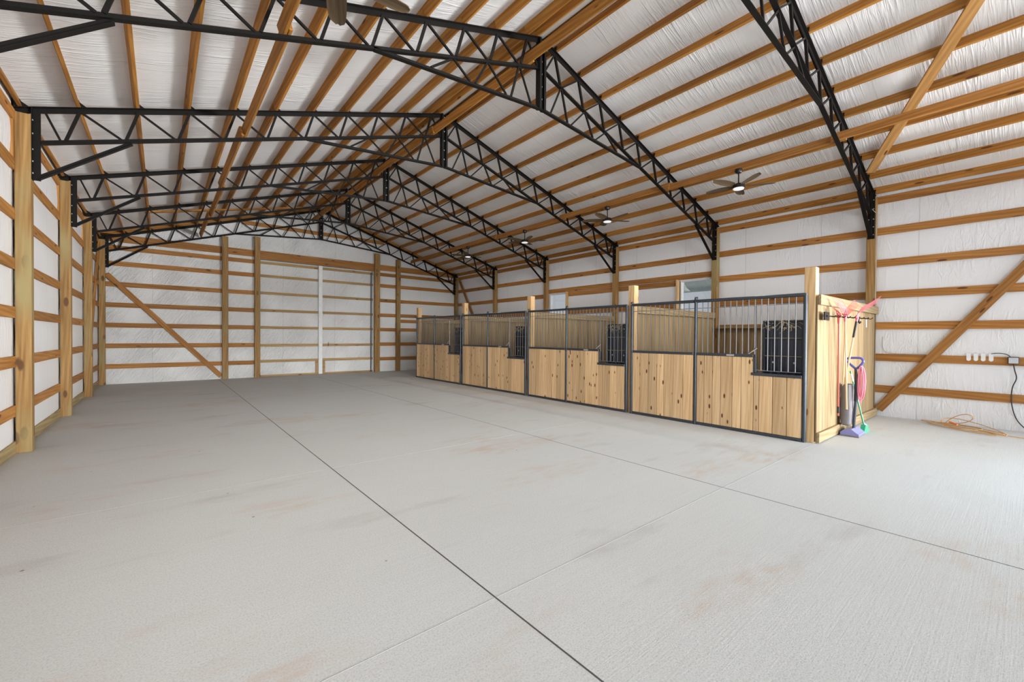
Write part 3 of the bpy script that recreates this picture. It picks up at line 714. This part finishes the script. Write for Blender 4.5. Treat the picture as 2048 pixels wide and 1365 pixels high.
# ------------------------------------------------------------------ horse stalls
XF = 7.163; ZT = 2.135; ZM = 1.225
STALL_Y = [1.98, 5.03, 8.08, 11.13]
SN = ['nearest stall', 'second stall', 'third stall', 'farthest stall']
def stall_half(y0, y1, feed, name, label, grp):
    """pipe framed panel, pine boards below, steel bars above; feed = notch with a low sill at the near end"""
    t = thing(name, label, 'stall panel', (XF, y0, 0), 0, grp)
    L = y1-y0; r = 0.027; s0 = 2*r if feed else 0.0     # the narrow panel shares the upright of its wide neighbour
    if feed: MB().tube([(0, r, 0.0), (0, r, ZT+0.01)], r, 12).build('upright', MT['pipe'], t, smooth=True)
    MB().tube([(0, L-r, 0.0), (0, L-r, ZT+0.01)], r, 12).build('upright', MT['pipe'], t, smooth=True)
    MB().tube([(0, r if feed else 0.0, ZT), (0, L-r, ZT)], r, 12).build('top_rail', MT['pipe'], t, smooth=True)
    MB().box(-0.022, 0.026, s0, L-2*r, 0.008, 0.05, 0.004).build('bottom_rail', MT['pipe'], t)
    fy = 0.66 if feed else 0.0           # notch width measured from the near upright
    mb = MB().box(-0.025, 0.025, 2*r+fy if feed else s0, L-2*r, ZM-0.022, ZM+0.022, 0.004)
    mb.build('middle_rail', MT['pipe'], t)
    if feed:
        mb = MB(); mb.box(-0.025, 0.025, 2*r+fy-0.045, 2*r+fy, 0.965, ZM-0.024, 0.004); mb.box(-0.03, 0.03, 2*r, 2*r+fy+0.03, 0.92, 0.963, 0.004)
        mb.build('feed_sill', MT['pipe'], t)
    # boards
    mb = MB(); y = s0+0.004; rnd = random.Random(name+label)
    while y < L-2*r-0.02:
        wv = min(rnd.choice((0.135, 0.185, 0.19, 0.185, 0.14)), L-2*r-0.004-y)
        if L-2*r-0.004-(y+wv) < 0.06: wv = L-2*r-0.004-y
        top = ZM-0.024
        if feed and y < 2*r+fy-0.07:
            if y+wv > 2*r+fy-0.05: wv = 2*r+fy-0.005-y
            top = 0.918
        mb.box(-0.019, 0.019, y+0.004, y+wv-0.004, 0.052, top, 0.003, 0, rnd.random()); y += wv
    mb.build('boards', MT['stall'], t)
    # bars
    n = max(2, int(round((L-2*r-s0)/0.094))-1); bm = {}
    for k in range(n):
        yb = s0+(k+1)*(L-2*r-s0)/(n+1); zb = ZM+0.022
        if feed and yb < 2*r+fy-0.03: zb = 1.0
        if zb not in bm: bm[zb] = MB().tube([(0, 0, zb), (0, 0, ZT-0.02)], 0.0085, 6).mesh('bar', MT['bar'], smooth=True)
        link('bar', bm[zb], t, (0.004, yb, 0))
    MB().tube([(0.004, s0, ZT-0.125), (0.004, L-2*r, ZT-0.125)], 0.005, 6).build('cross_rod', MT['bar'], t, smooth=True)
    if feed:
        MB().tube([(0.004, 2*r+0.02, 1.0), (0.004, 2*r+fy-0.07, 1.0), (0.004, 2*r+fy-0.055, 1.003), (0.004, 2*r+fy-0.04, 1.011), (0.004, 2*r+fy-0.032, 1.027), (0.004, 2*r+fy-0.03, 1.045), (0.004, 2*r+fy-0.03, 1.5), (0.004, 2*r+fy-0.03, ZT-0.13)], 0.0075, 8).build('grille_frame', MT['bar'], t, smooth=True)
        MB().bar((-0.03, 2*r+fy+0.06, ZM+0.03), (-0.03, 2*r+fy-0.06, ZM+0.12), 0.012, 0.02, (1, 0, 0), 0.002).build('latch', MT['bolt'], t)
        MB().box(-0.0285, -0.0255, 1.0, 1.12, ZM-0.014, ZM+0.012).build('nameplate', MT['bolt'], t)
        mb = MB(); mb.box(-0.035, 0.035, L-0.075, L-0.001, ZT+0.012, ZT+0.02); mb.box(-0.004, 0.004, L-0.06, L-0.002, ZT+0.02, ZT+0.075)
        mb.build('roller_bracket', MT['pipe'], t)
    mb = MB(); mb.lathe([(0.005, 0.0), (0.028, 0.0), (0.028, 0.02), (0.018, 0.035), (0.004, 0.04)], (0, L-r, ZT+0.028), 12); mb.build('post_cap', MT['pipe'], t, smooth=True)
    return t
for i, y in enumerate(STALL_Y):
    stall_half(y+0.042, y+1.725, True, 'stall_door', 'wide grilled pine panel with low feed opening, front of the %s' % SN[i], 'wide stall panels')
    stall_half(y+1.727, y+3.02, False, 'stall_fence', 'narrower grilled pine panel without opening, front of the %s' % SN[i], 'narrow stall panels')
PW = ['nearest', 'second', 'third', 'fourth', 'farthest']
for i in range(5):
    y = TY[i]+(0.03 if i == 0 else 0.0)
    board('stall_post', (7.28, y, 0), (7.28, y, 2.53), 0.14, 0.14, (-1, 0, 0), 'pale', 'pale square timber post standing at the stall front line, %s of five' % PW[i], 'post', 'stall front posts', 0.005)
    # plank wall from the aisle post to the barn wall
    t = thing('stall_partition', ['outer plank wall of the nearest stall, with the tool rack on it', 'plank partition between nearest and second stalls', 'plank partition between second and third stalls',
                                  'plank partition between third and farthest stalls', 'plank wall closing the far side of the farthest stall'][i], 'partition', (7.36, y, 0), 0, 'stall plank walls')
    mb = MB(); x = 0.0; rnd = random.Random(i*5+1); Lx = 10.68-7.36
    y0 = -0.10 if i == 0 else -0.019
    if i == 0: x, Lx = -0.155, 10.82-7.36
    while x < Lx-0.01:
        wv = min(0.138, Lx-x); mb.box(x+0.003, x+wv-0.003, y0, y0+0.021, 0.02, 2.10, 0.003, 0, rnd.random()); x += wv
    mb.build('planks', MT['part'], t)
    for z0, z1, nm in ((1.985, 2.13, 'cap_board'), (0.015, 0.155, 'kick_board')):
        for sgn in ((-1,) if i == 0 else (-1, 1)):
            yy = y0-0.0195 if sgn < 0 else 0.0215
            b = MB().frame((0, 0, 0), Vector((1, 0, 0)), Vector((0, 1, 0)), Vector((0, 0, 1)), (3.615 if i == 0 else 3.30)/2, 0.019, (z1-z0)/2, 0.004).build(nm, MT['cap'], t)
            b.location = ((-0.155+1.8075) if i == 0 else 1.66, yy, (z0+z1)/2)
for i, y in enumerate(STALL_Y):
    # kick boards against the barn wall at the back of each stall
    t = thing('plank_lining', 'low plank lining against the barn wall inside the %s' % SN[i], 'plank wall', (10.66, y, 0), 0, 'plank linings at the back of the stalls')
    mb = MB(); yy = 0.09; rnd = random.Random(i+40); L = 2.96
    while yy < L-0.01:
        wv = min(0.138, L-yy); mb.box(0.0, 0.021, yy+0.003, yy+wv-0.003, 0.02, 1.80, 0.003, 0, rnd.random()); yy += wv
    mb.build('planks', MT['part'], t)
    b = MB().frame((0, 0, 0), Vector((1, 0, 0)), Vector((0, 1, 0)), Vector((0, 0, 1)), 2.86/2, 0.019, 0.07, 0.004).build('cap_board', MT['cap'], t)
    b.rotation_euler = (math.pi/2, 0, math.pi/2); b.location = (-0.021, 1.525, 1.75)
    b = None
    # black corner feeder behind the notch
    t = thing('hay_feeder', 'black plastic hay feeder behind the bars of the %s' % SN[i], 'feeder', (7.30, y+0.10, 0.93), 0, 'black hay feeders')
    mb = MB(); n = 10; V = []; F = []
    W, H, D = 0.56, 0.84, 0.34
    for k in range(n+1):
        a = k/n; yv = 0.03+W*a; bul = 0.05*math.sin(math.pi*a)
        for q in range(9):
            zz = H*q/8; cx = 0.055-0.03*0+0.10*(1-math.sin(math.pi*min(1, 0.25+0.75*q/8)*0.66))*0.5-bul*0.35
            V.append((cx+0.01, yv, zz))
    for k in range(n):
        for q in range(8): F.append((k*9+q, k*9+q+1, (k+1)*9+q+1, (k+1)*9+q))
    mb.add(V, F)
    mb.box(0.05, D, 0.03, 0.045, 0, H); mb.box(0.05, D, W+0.015, W+0.03, 0, H); mb.box(D-0.015, D, 0.03, W+0.03, 0, H+0.0); mb.box(0.06, D, 0.03, W+0.03, 0, 0.015)
    mb.build('tub', MT['feeder'], t, smooth=True)
    MB().box(0.12, 0.30, -0.097, 0.03, 0.3, 0.42, 0.004).build('mounting_block', MT['feeder'], t)
    g = MB()
    for q in (0.0, 0.275, 0.55, 0.825): g.box(0.028, 0.046, 0.03, W+0.03, q, q+0.022, 0.004)
    for q in range(6): g.box(0.030, 0.044, 0.03+q*(W-0.03)/5, 0.06+q*(W-0.03)/5, 0, H, 0.004)
    g.build('slat_grid', MT['feeder'], t)
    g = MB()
    for q in (0.275, 0.55): g.box(0.026, 0.044, 0.06, W, q+0.0225, q+0.027, 0.001)  # tan strips put the light caught on the shelf edges into colour
    g.build('ledge_glints', MT['hay'], t)['kind'] = 'stuff'
    for (a, b) in ((0.15, 0.74), (0.44, 0.74), (0.15, 0.20), (0.44, 0.20)):
        MB().lathe([(0.003, 0), (0.017, 0), (0.014, 0.006), (0.003, 0.008)], n=10).build('bolt', MT['bolt'], t, (0.028, a, b), (0, -math.pi/2, 0))
    hb = MB(); rnd = random.Random(90+i)
    for k in range(150 if i < 3 else 40):
        a = Vector((7.30+rnd.uniform(0.09, 0.30), y+0.15+rnd.uniform(0.02, 0.50), 1.735+rnd.uniform(-0.02, 0.04)))
        dr = Vector((rnd.uniform(-1, 1), rnd.uniform(-1, 1), rnd.uniform(-0.25, 0.25))).normalized()*rnd.uniform(0.06, 0.13)
        if rnd.random() < 0.35:
            a = Vector((7.30+0.015, y+0.16+rnd.uniform(0.0, 0.5), 1.75+rnd.uniform(-0.10, 0.02))); dr = Vector((rnd.uniform(-0.012, 0.003), rnd.uniform(-0.09, 0.09), rnd.uniform(-0.10, 0.03)))
        hb.tube([a, a+dr*0.5+Vector((0, 0, 0.008)), a+dr], 0.0026, 3, caps=False)
    tag(hb.build('hay', MT['hay']), 'wisps of yellow hay lying in the feeder of the %s' % SN[i], 'hay', 'hay in the feeders', 'stuff')

# ------------------------------------------------------------------ tool rack and tools on the outer plank wall
RA, RB = Vector((7.32, 1.835, 1.825)), Vector((8.72, 1.625, 1.825))
t = thing('tool_rack', 'black wall rack holding long-handled tools on the outer plank wall', 'rack', (7.32, 1.84, 1.825))
MB().box(-0.06, 0.16, -0.0, 0.018, -0.06, 0.06, 0.004).build('wall_bracket', MT['steel'], t)
rb = RB-RA; rv = rb.normalized(); rn = Vector((rv.y, -rv.x, 0))
MB().bar((0, -0.005, 0), rb, 0.022, 0.014, (0, 0, 1), 0.003).build('rail', MT['steel'], t)
for k in range(9):
    q = rv*(0.12+k*0.155)
    MB().tube([q, q+rn*0.05+Vector((0, 0, -0.012)), q+rn*0.075+Vector((0, 0, 0.012))], 0.006, 6).build('hook', MT['steel'], t, smooth=True)
MB().tube([rv*1.05+Vector((0, 0, -0.01)), rv*1.05+Vector((0, 0, -0.05)), rv*1.09+Vector((0, 0, -0.075)), rv*1.12+Vector((0, 0, -0.06))], 0.014, 8).build('clip', MT['steel'], t, smooth=True)
MB().tube([rv*1.32+Vector((0, 0, -0.01)), rv*1.325+Vector((0, 0, -0.06)), rv*1.33+Vector((0, 0, -0.14))], 0.007, 8).build('hanging_clip', MT['greybox'], t, smooth=True)
def fork(label, top, bot, tdir, wdir, head, stick, grip=None, tines=10, width=0.36, length=0.34, r=0.0125):
    top, bot = Vector(top), Vector(bot); t = thing('manure_fork', label, 'fork', top)
    d = bot-top; wdir = Vector(wdir).normalized(); tdir = Vector(tdir).normalized(); upv = -d.normalized()
    L = d.length
    o = MB().tube([(0, 0, 0), (L, 0, 0)], r, 10).build('handle', MT[stick], t, smooth=True)
    o.rotation_euler = d.to_track_quat('X', 'Z').to_euler()
    if grip:
        g0, g1, gm = grip
        MB().tube([d*g0, d*g1], r*1.35, 10).build('grip', MT[gm], t, smooth=True)
    mb = MB(); mb.tube([d*0.03, upv*0.06], r*1.5, 10, rs=[r*1.3, r*1.7]); mb.build('socket', MT[head], t, smooth=True)
    mb = MB(); base = upv*0.06
    mb.bar(base-wdir*width*0.30, base+wdir*width*0.30, 0.02, 0.018, tdir, 0.003)
    for k in range(tines):
        u = (k/(tines-1)-0.5)
        p0 = base+wdir*(u*width*0.62)
        p1 = p0+upv*0.07+wdir*(u*width*0.18)+tdir*0.015
        p2 = p1+(upv*0.55+tdir*0.85).normalized()*length*0.45+wdir*(u*width*0.12)
        p3 = p2+(upv*0.62+tdir*0.8).normalized()*length*0.45+wdir*(u*width*0.06)
        mb.tube([p0, p1, p2, p3], 0.0035, 5, rs=[0.0042, 0.0042, 0.0034, 0.0022])
    mb.build('tines', MT[head], t, smooth=True)
    return t
G = 'manure forks on the wall rack'
fork('pink manure fork with long pale wooden handle, leftmost pink head on rack', (7.83, 1.735, 1.80), (8.12, 1.765, 0.42), (-0.85, 0.16, 0), (0.15, 0.55, 0.12), 'pink', 'stick', None, 7, 0.13, 0.34)
fork('pink manure fork with black grip below the head, its tines sweeping right', (8.14, 1.66, 1.80), (8.29, 1.84, 0.74), (0.25, -1, 0.1), (0.75, -0.05, 0.40), 'pink', 'stick', (0.03, 0.26, 'blackgrip'), 7, 0.24, 0.30)
fork('fork with red head and red handle hanging at left of the rack', (7.72, 1.785, 1.77), (7.95, 1.83, 0.33), (-1, 0.05, -0.45), (0.1, 0.5, 0.4), 'red', 'redstick', (0.90, 0.97, 'blackgrip'), 8, 0.10, 0.20)
fork('red fork with thin pale handle, behind the others on the rack', (8.02, 1.775, 1.77), (8.27, 1.855, 0.52), (0.75, -0.35, 0.1), (0.3, 0.3, 0.5), 'red', 'stick', None, 9, 0.13, 0.26, 0.010)

# upright vacuum cleaner
VX = 8.33
t = thing('vacuum_cleaner', 'upright vacuum cleaner with lilac base and grey bag beside the plank wall', 'vacuum cleaner', (VX, 1.74, 0))
mb = MB()
pr = [(-0.12, 0.015), (0.10, 0.015), (0.11, 0.05), (0.06, 0.10), (-0.03, 0.115), (-0.10, 0.06), (-0.125, 0.045)]
mb.prism([(a, b) for a, b in pr], 'x', -0.19, 0.19); mb.build('base', MT['lilac'], t)
MB().box(-0.20, 0.20, -0.13, 0.115, 0.0, 0.022, 0.006).build('bumper', MT['bag'], t)
MB().tube([(0, -0.02, 0.09), (0, -0.045, 0.55)], 0.020, 10).build('lower_tube', MT['pipe'], t, smooth=True)
MB().tube([(0, -0.045, 0.53), (0, -0.05, 0.76), (0, -0.035, 1.05)], 0.024, 10, rs=[0.026, 0.028, 0.016]).build('upper_tube', MT['blackgrip'], t, smooth=True)
mb = MB(); V = []; F = []; n = 14
prof = [(0.15, 0.09, 0.035), (0.165, 0.115, 0.05), (0.24, 0.12, 0.055), (0.40, 0.125, 0.058), (0.62, 0.125, 0.056), (0.775, 0.122, 0.052), (0.79, 0.115, 0.046)]
for z, a, b in prof:
    for k in range(n):
        th = 2*math.pi*k/n; c_, s_ = math.cos(th), math.sin(th)
        V.append((a*math.copysign(abs(c_)**0.6, c_)*(1+0.05*math.sin(9*z+k)), 0.065+b*1.3*math.copysign(abs(s_)**0.6, s_)*(1+0.08*math.sin(13*z+2*k)), z))
for i in range(len(prof)-1):
    for k in range(n): F.append((i*n+k, i*n+(k+1) % n, (i+1)*n+(k+1) % n, (i+1)*n+k))
F.append(tuple(range(n))[::-1]); F.append(tuple((len(prof)-1)*n+k for k in range(n)))
mb.add(V, F).build('dust_bag', MT['bag'], t, smooth=True)
MB().tube(curve([(0, -0.035, 1.03), (0, -0.085, 1.08), (0, -0.125, 1.15), (0, -0.10, 1.20), (0, -0.02, 1.205), (0, 0.06, 1.195), (0, 0.085, 1.16), (0, 0.03, 1.10), (0, -0.03, 1.04)]), 0.017, 8).build('handle_loop', MT['blue'], t, smooth=True)
mb = MB(); rnd = random.Random(3)
for k in range(9):
    ax = rnd.uniform(-0.05, 0.05); w_ = rnd.uniform(0.012, 0.05); zb = rnd.uniform(0.50, 0.62); zt = 1.10-rnd.uniform(0, 0.03)
    pts = []
    for q in range(17):
        th = 2*math.pi*q/16; pts.append((ax+0.012*math.cos(th+k), -0.10-0.012*k/9+w_*math.sin(th), (zt+zb)/2+(zt-zb)/2*math.cos(th)))
    mb.tube(pts, 0.0055, 6, caps=False)
mb.build('power_cord', MT['cordpink'], t, smooth=True)['label'] = 'looped pink power cord'
# green broom
t = thing('broom', 'green angled broom leaning on the plank wall behind the vacuum cleaner', 'broom', (8.72, 1.665, 0.0))
MB().tube([(0.0, 0, 0.10), (-0.13, 0.16, 0.98)], 0.0115, 8).build('handle', MT['green'], t, smooth=True)
MB().tube([(-0.105, 0.130, 0.815), (-0.125, 0.152, 0.94)], 0.0125, 8).build('sticker', MT['white'], t, smooth=True)
MB().prism([(-0.16, 0.0), (0.17, 0.0), (0.10, 0.10), (-0.05, 0.13)], 'y', -0.03, 0.03).build('bristle_head', MT['green'], t)
t = tag(MB().lathe([(0.004, 0.0), (0.035, 0.012), (0.045, 0.05), (0.03, 0.09), (0.006, 0.11)], n=9).build('cloth', MT['white'], None, (8.93, 1.70, 0.0), None, True), 'small crumpled white cloth on floor beside the green broom', 'cloth')

# ------------------------------------------------------------------ right wall fittings and cords
for k, y in enumerate((0.66, 0.575, 0.49, 0.40)):
    mb = MB(); pl = [(-0.027, 0.075), (0.027, 0.075)]+[(0.027*math.cos(a), -0.03+0.027*math.sin(a)) for a in [-i*math.pi/8 for i in range(9)]]
    mb.prism(pl, 'x', -0.008, 0.0)
    o = mb.build('cable_tab', MT['white'], None, (XR-0.001, y, 1.19))
    tag(o, '%s white plastic tab on the right wall girt left of the outlet box' % ['leftmost', 'second', 'third', 'rightmost'][k], 'tab', 'white plastic tabs')
t = thing('outlet_box', 'grey outlet box with black rim on right wall girt', 'outlet box', (XR, 0.155, 1.16))
MB().box(-0.045, -0.001, -0.062, 0.062, -0.055, 0.062, 0.006).build('box_body', MT['cordblack'], t)
MB().box(-0.052, -0.046, -0.052, 0.052, -0.046, 0.050, 0.002).build('cover', MT['greybox'], t)
X = XR-0.02
tag(MB().tube(curve([(X-0.01, 0.155, 1.105), (X, 0.14, 1.0), (X, 0.12, 0.87), (X, 0.16, 0.72), (X, 0.17, 0.54), (X, 0.155, 0.37), (X, 0.11, 0.2), (X-0.02, 0.03, 0.08), (X-0.05, -0.08, 0.012), (X-0.1, -0.4, 0.010)]), 0.0075, 8).build('power_cable', MT['cordblack'], smooth=True), 'black power cable hanging from the outlet box to the floor', 'cable')
tag(MB().tube(curve([(XR-0.006, 0.40, 1.262), (XR-0.01, 0.33, 1.275), (XR-0.01, 0.24, 1.265), (XR-0.02, 0.19, 1.225)]), 0.006, 6).build('jumper_cable', MT['cordblack'], smooth=True), 'short black cable between the white tabs and the outlet box', 'cable')
tag(MB().tube([(10.64, 1.96, 4.02), (10.66, 1.93, 3.97), (10.685, 1.905, 3.94), (10.69, 1.903, 3.86), (10.69, 1.903, 2.6), (10.69, 1.903, 2.24)], 0.006, 6).build('grey_cable', MT['greycable'], smooth=True), 'thin grey cable running down the nearest right wall post', 'cable')
tag(MB().tube(curve([(XR-0.008, 1.80, 1.55), (XR-0.008, 1.80, 1.35), (XR-0.008, 1.75, 1.25), (XR-0.008, 1.62, 1.225), (XR-0.008, 1.20, 1.222)]), 0.006, 6).build('girt_cable', MT['greycable'], smooth=True), 'thin grey cable bending along a right wall girt near the plank wall', 'cable')
# orange extension cord in a loose coil on the floor
rnd = random.Random(11); pts = []
ax = Vector((-0.55, -0.85, 0)).normalized(); ay = Vector((0.85, -0.55, 0)).normalized(); c0 = Vector((10.40, 0.72, 0))
N = 5
bell = lambda k, a, b: math.sin(math.pi*(k-a)/(b-a))**2 if a < k < b else 0.0
for q in range(N*22):
    th = 2*math.pi*q/22; k = q/22
    L_ = 0.40+0.22*math.sin(k*2.6+0.4); W_ = 0.12+0.09*math.sin(k*1.9+1)
    z = 0.012+0.005*k+0.23*bell(k, 1.5, 2.35)+0.11*bell(k, 3.0, 3.7)
    pts.append(c0+ax*(L_*math.cos(th)+0.14*math.sin(k*2.2))+ay*(W_*math.sin(th)+0.06*math.cos(k*2.9))+Vector((0, 0, z)))
pts += [Vector((10.13, 0.18, 0.012)), Vector((10.06, -0.1, 0.010)), Vector((10.0, -0.6, 0.010))]
t = thing('extension_cord', 'orange extension cord lying in a loose coil on floor by right wall', 'cord', (10.40, 0.72, 0))
o = MB().tube([p-Vector((10.40, 0.72, 0)) for p in pts], 0.0058, 6).build('cord', MT['cordorange'], t, smooth=True)
o = MB().tube([(-0.02, 0.03, 0.06), (0.03, 0.10, 0.08), (0.05, 0.13, 0.085)], 0.016, 8).build('plug', plain('orange_plug', (0.75, 0.22, 0.05), 0.45), t, smooth=True)
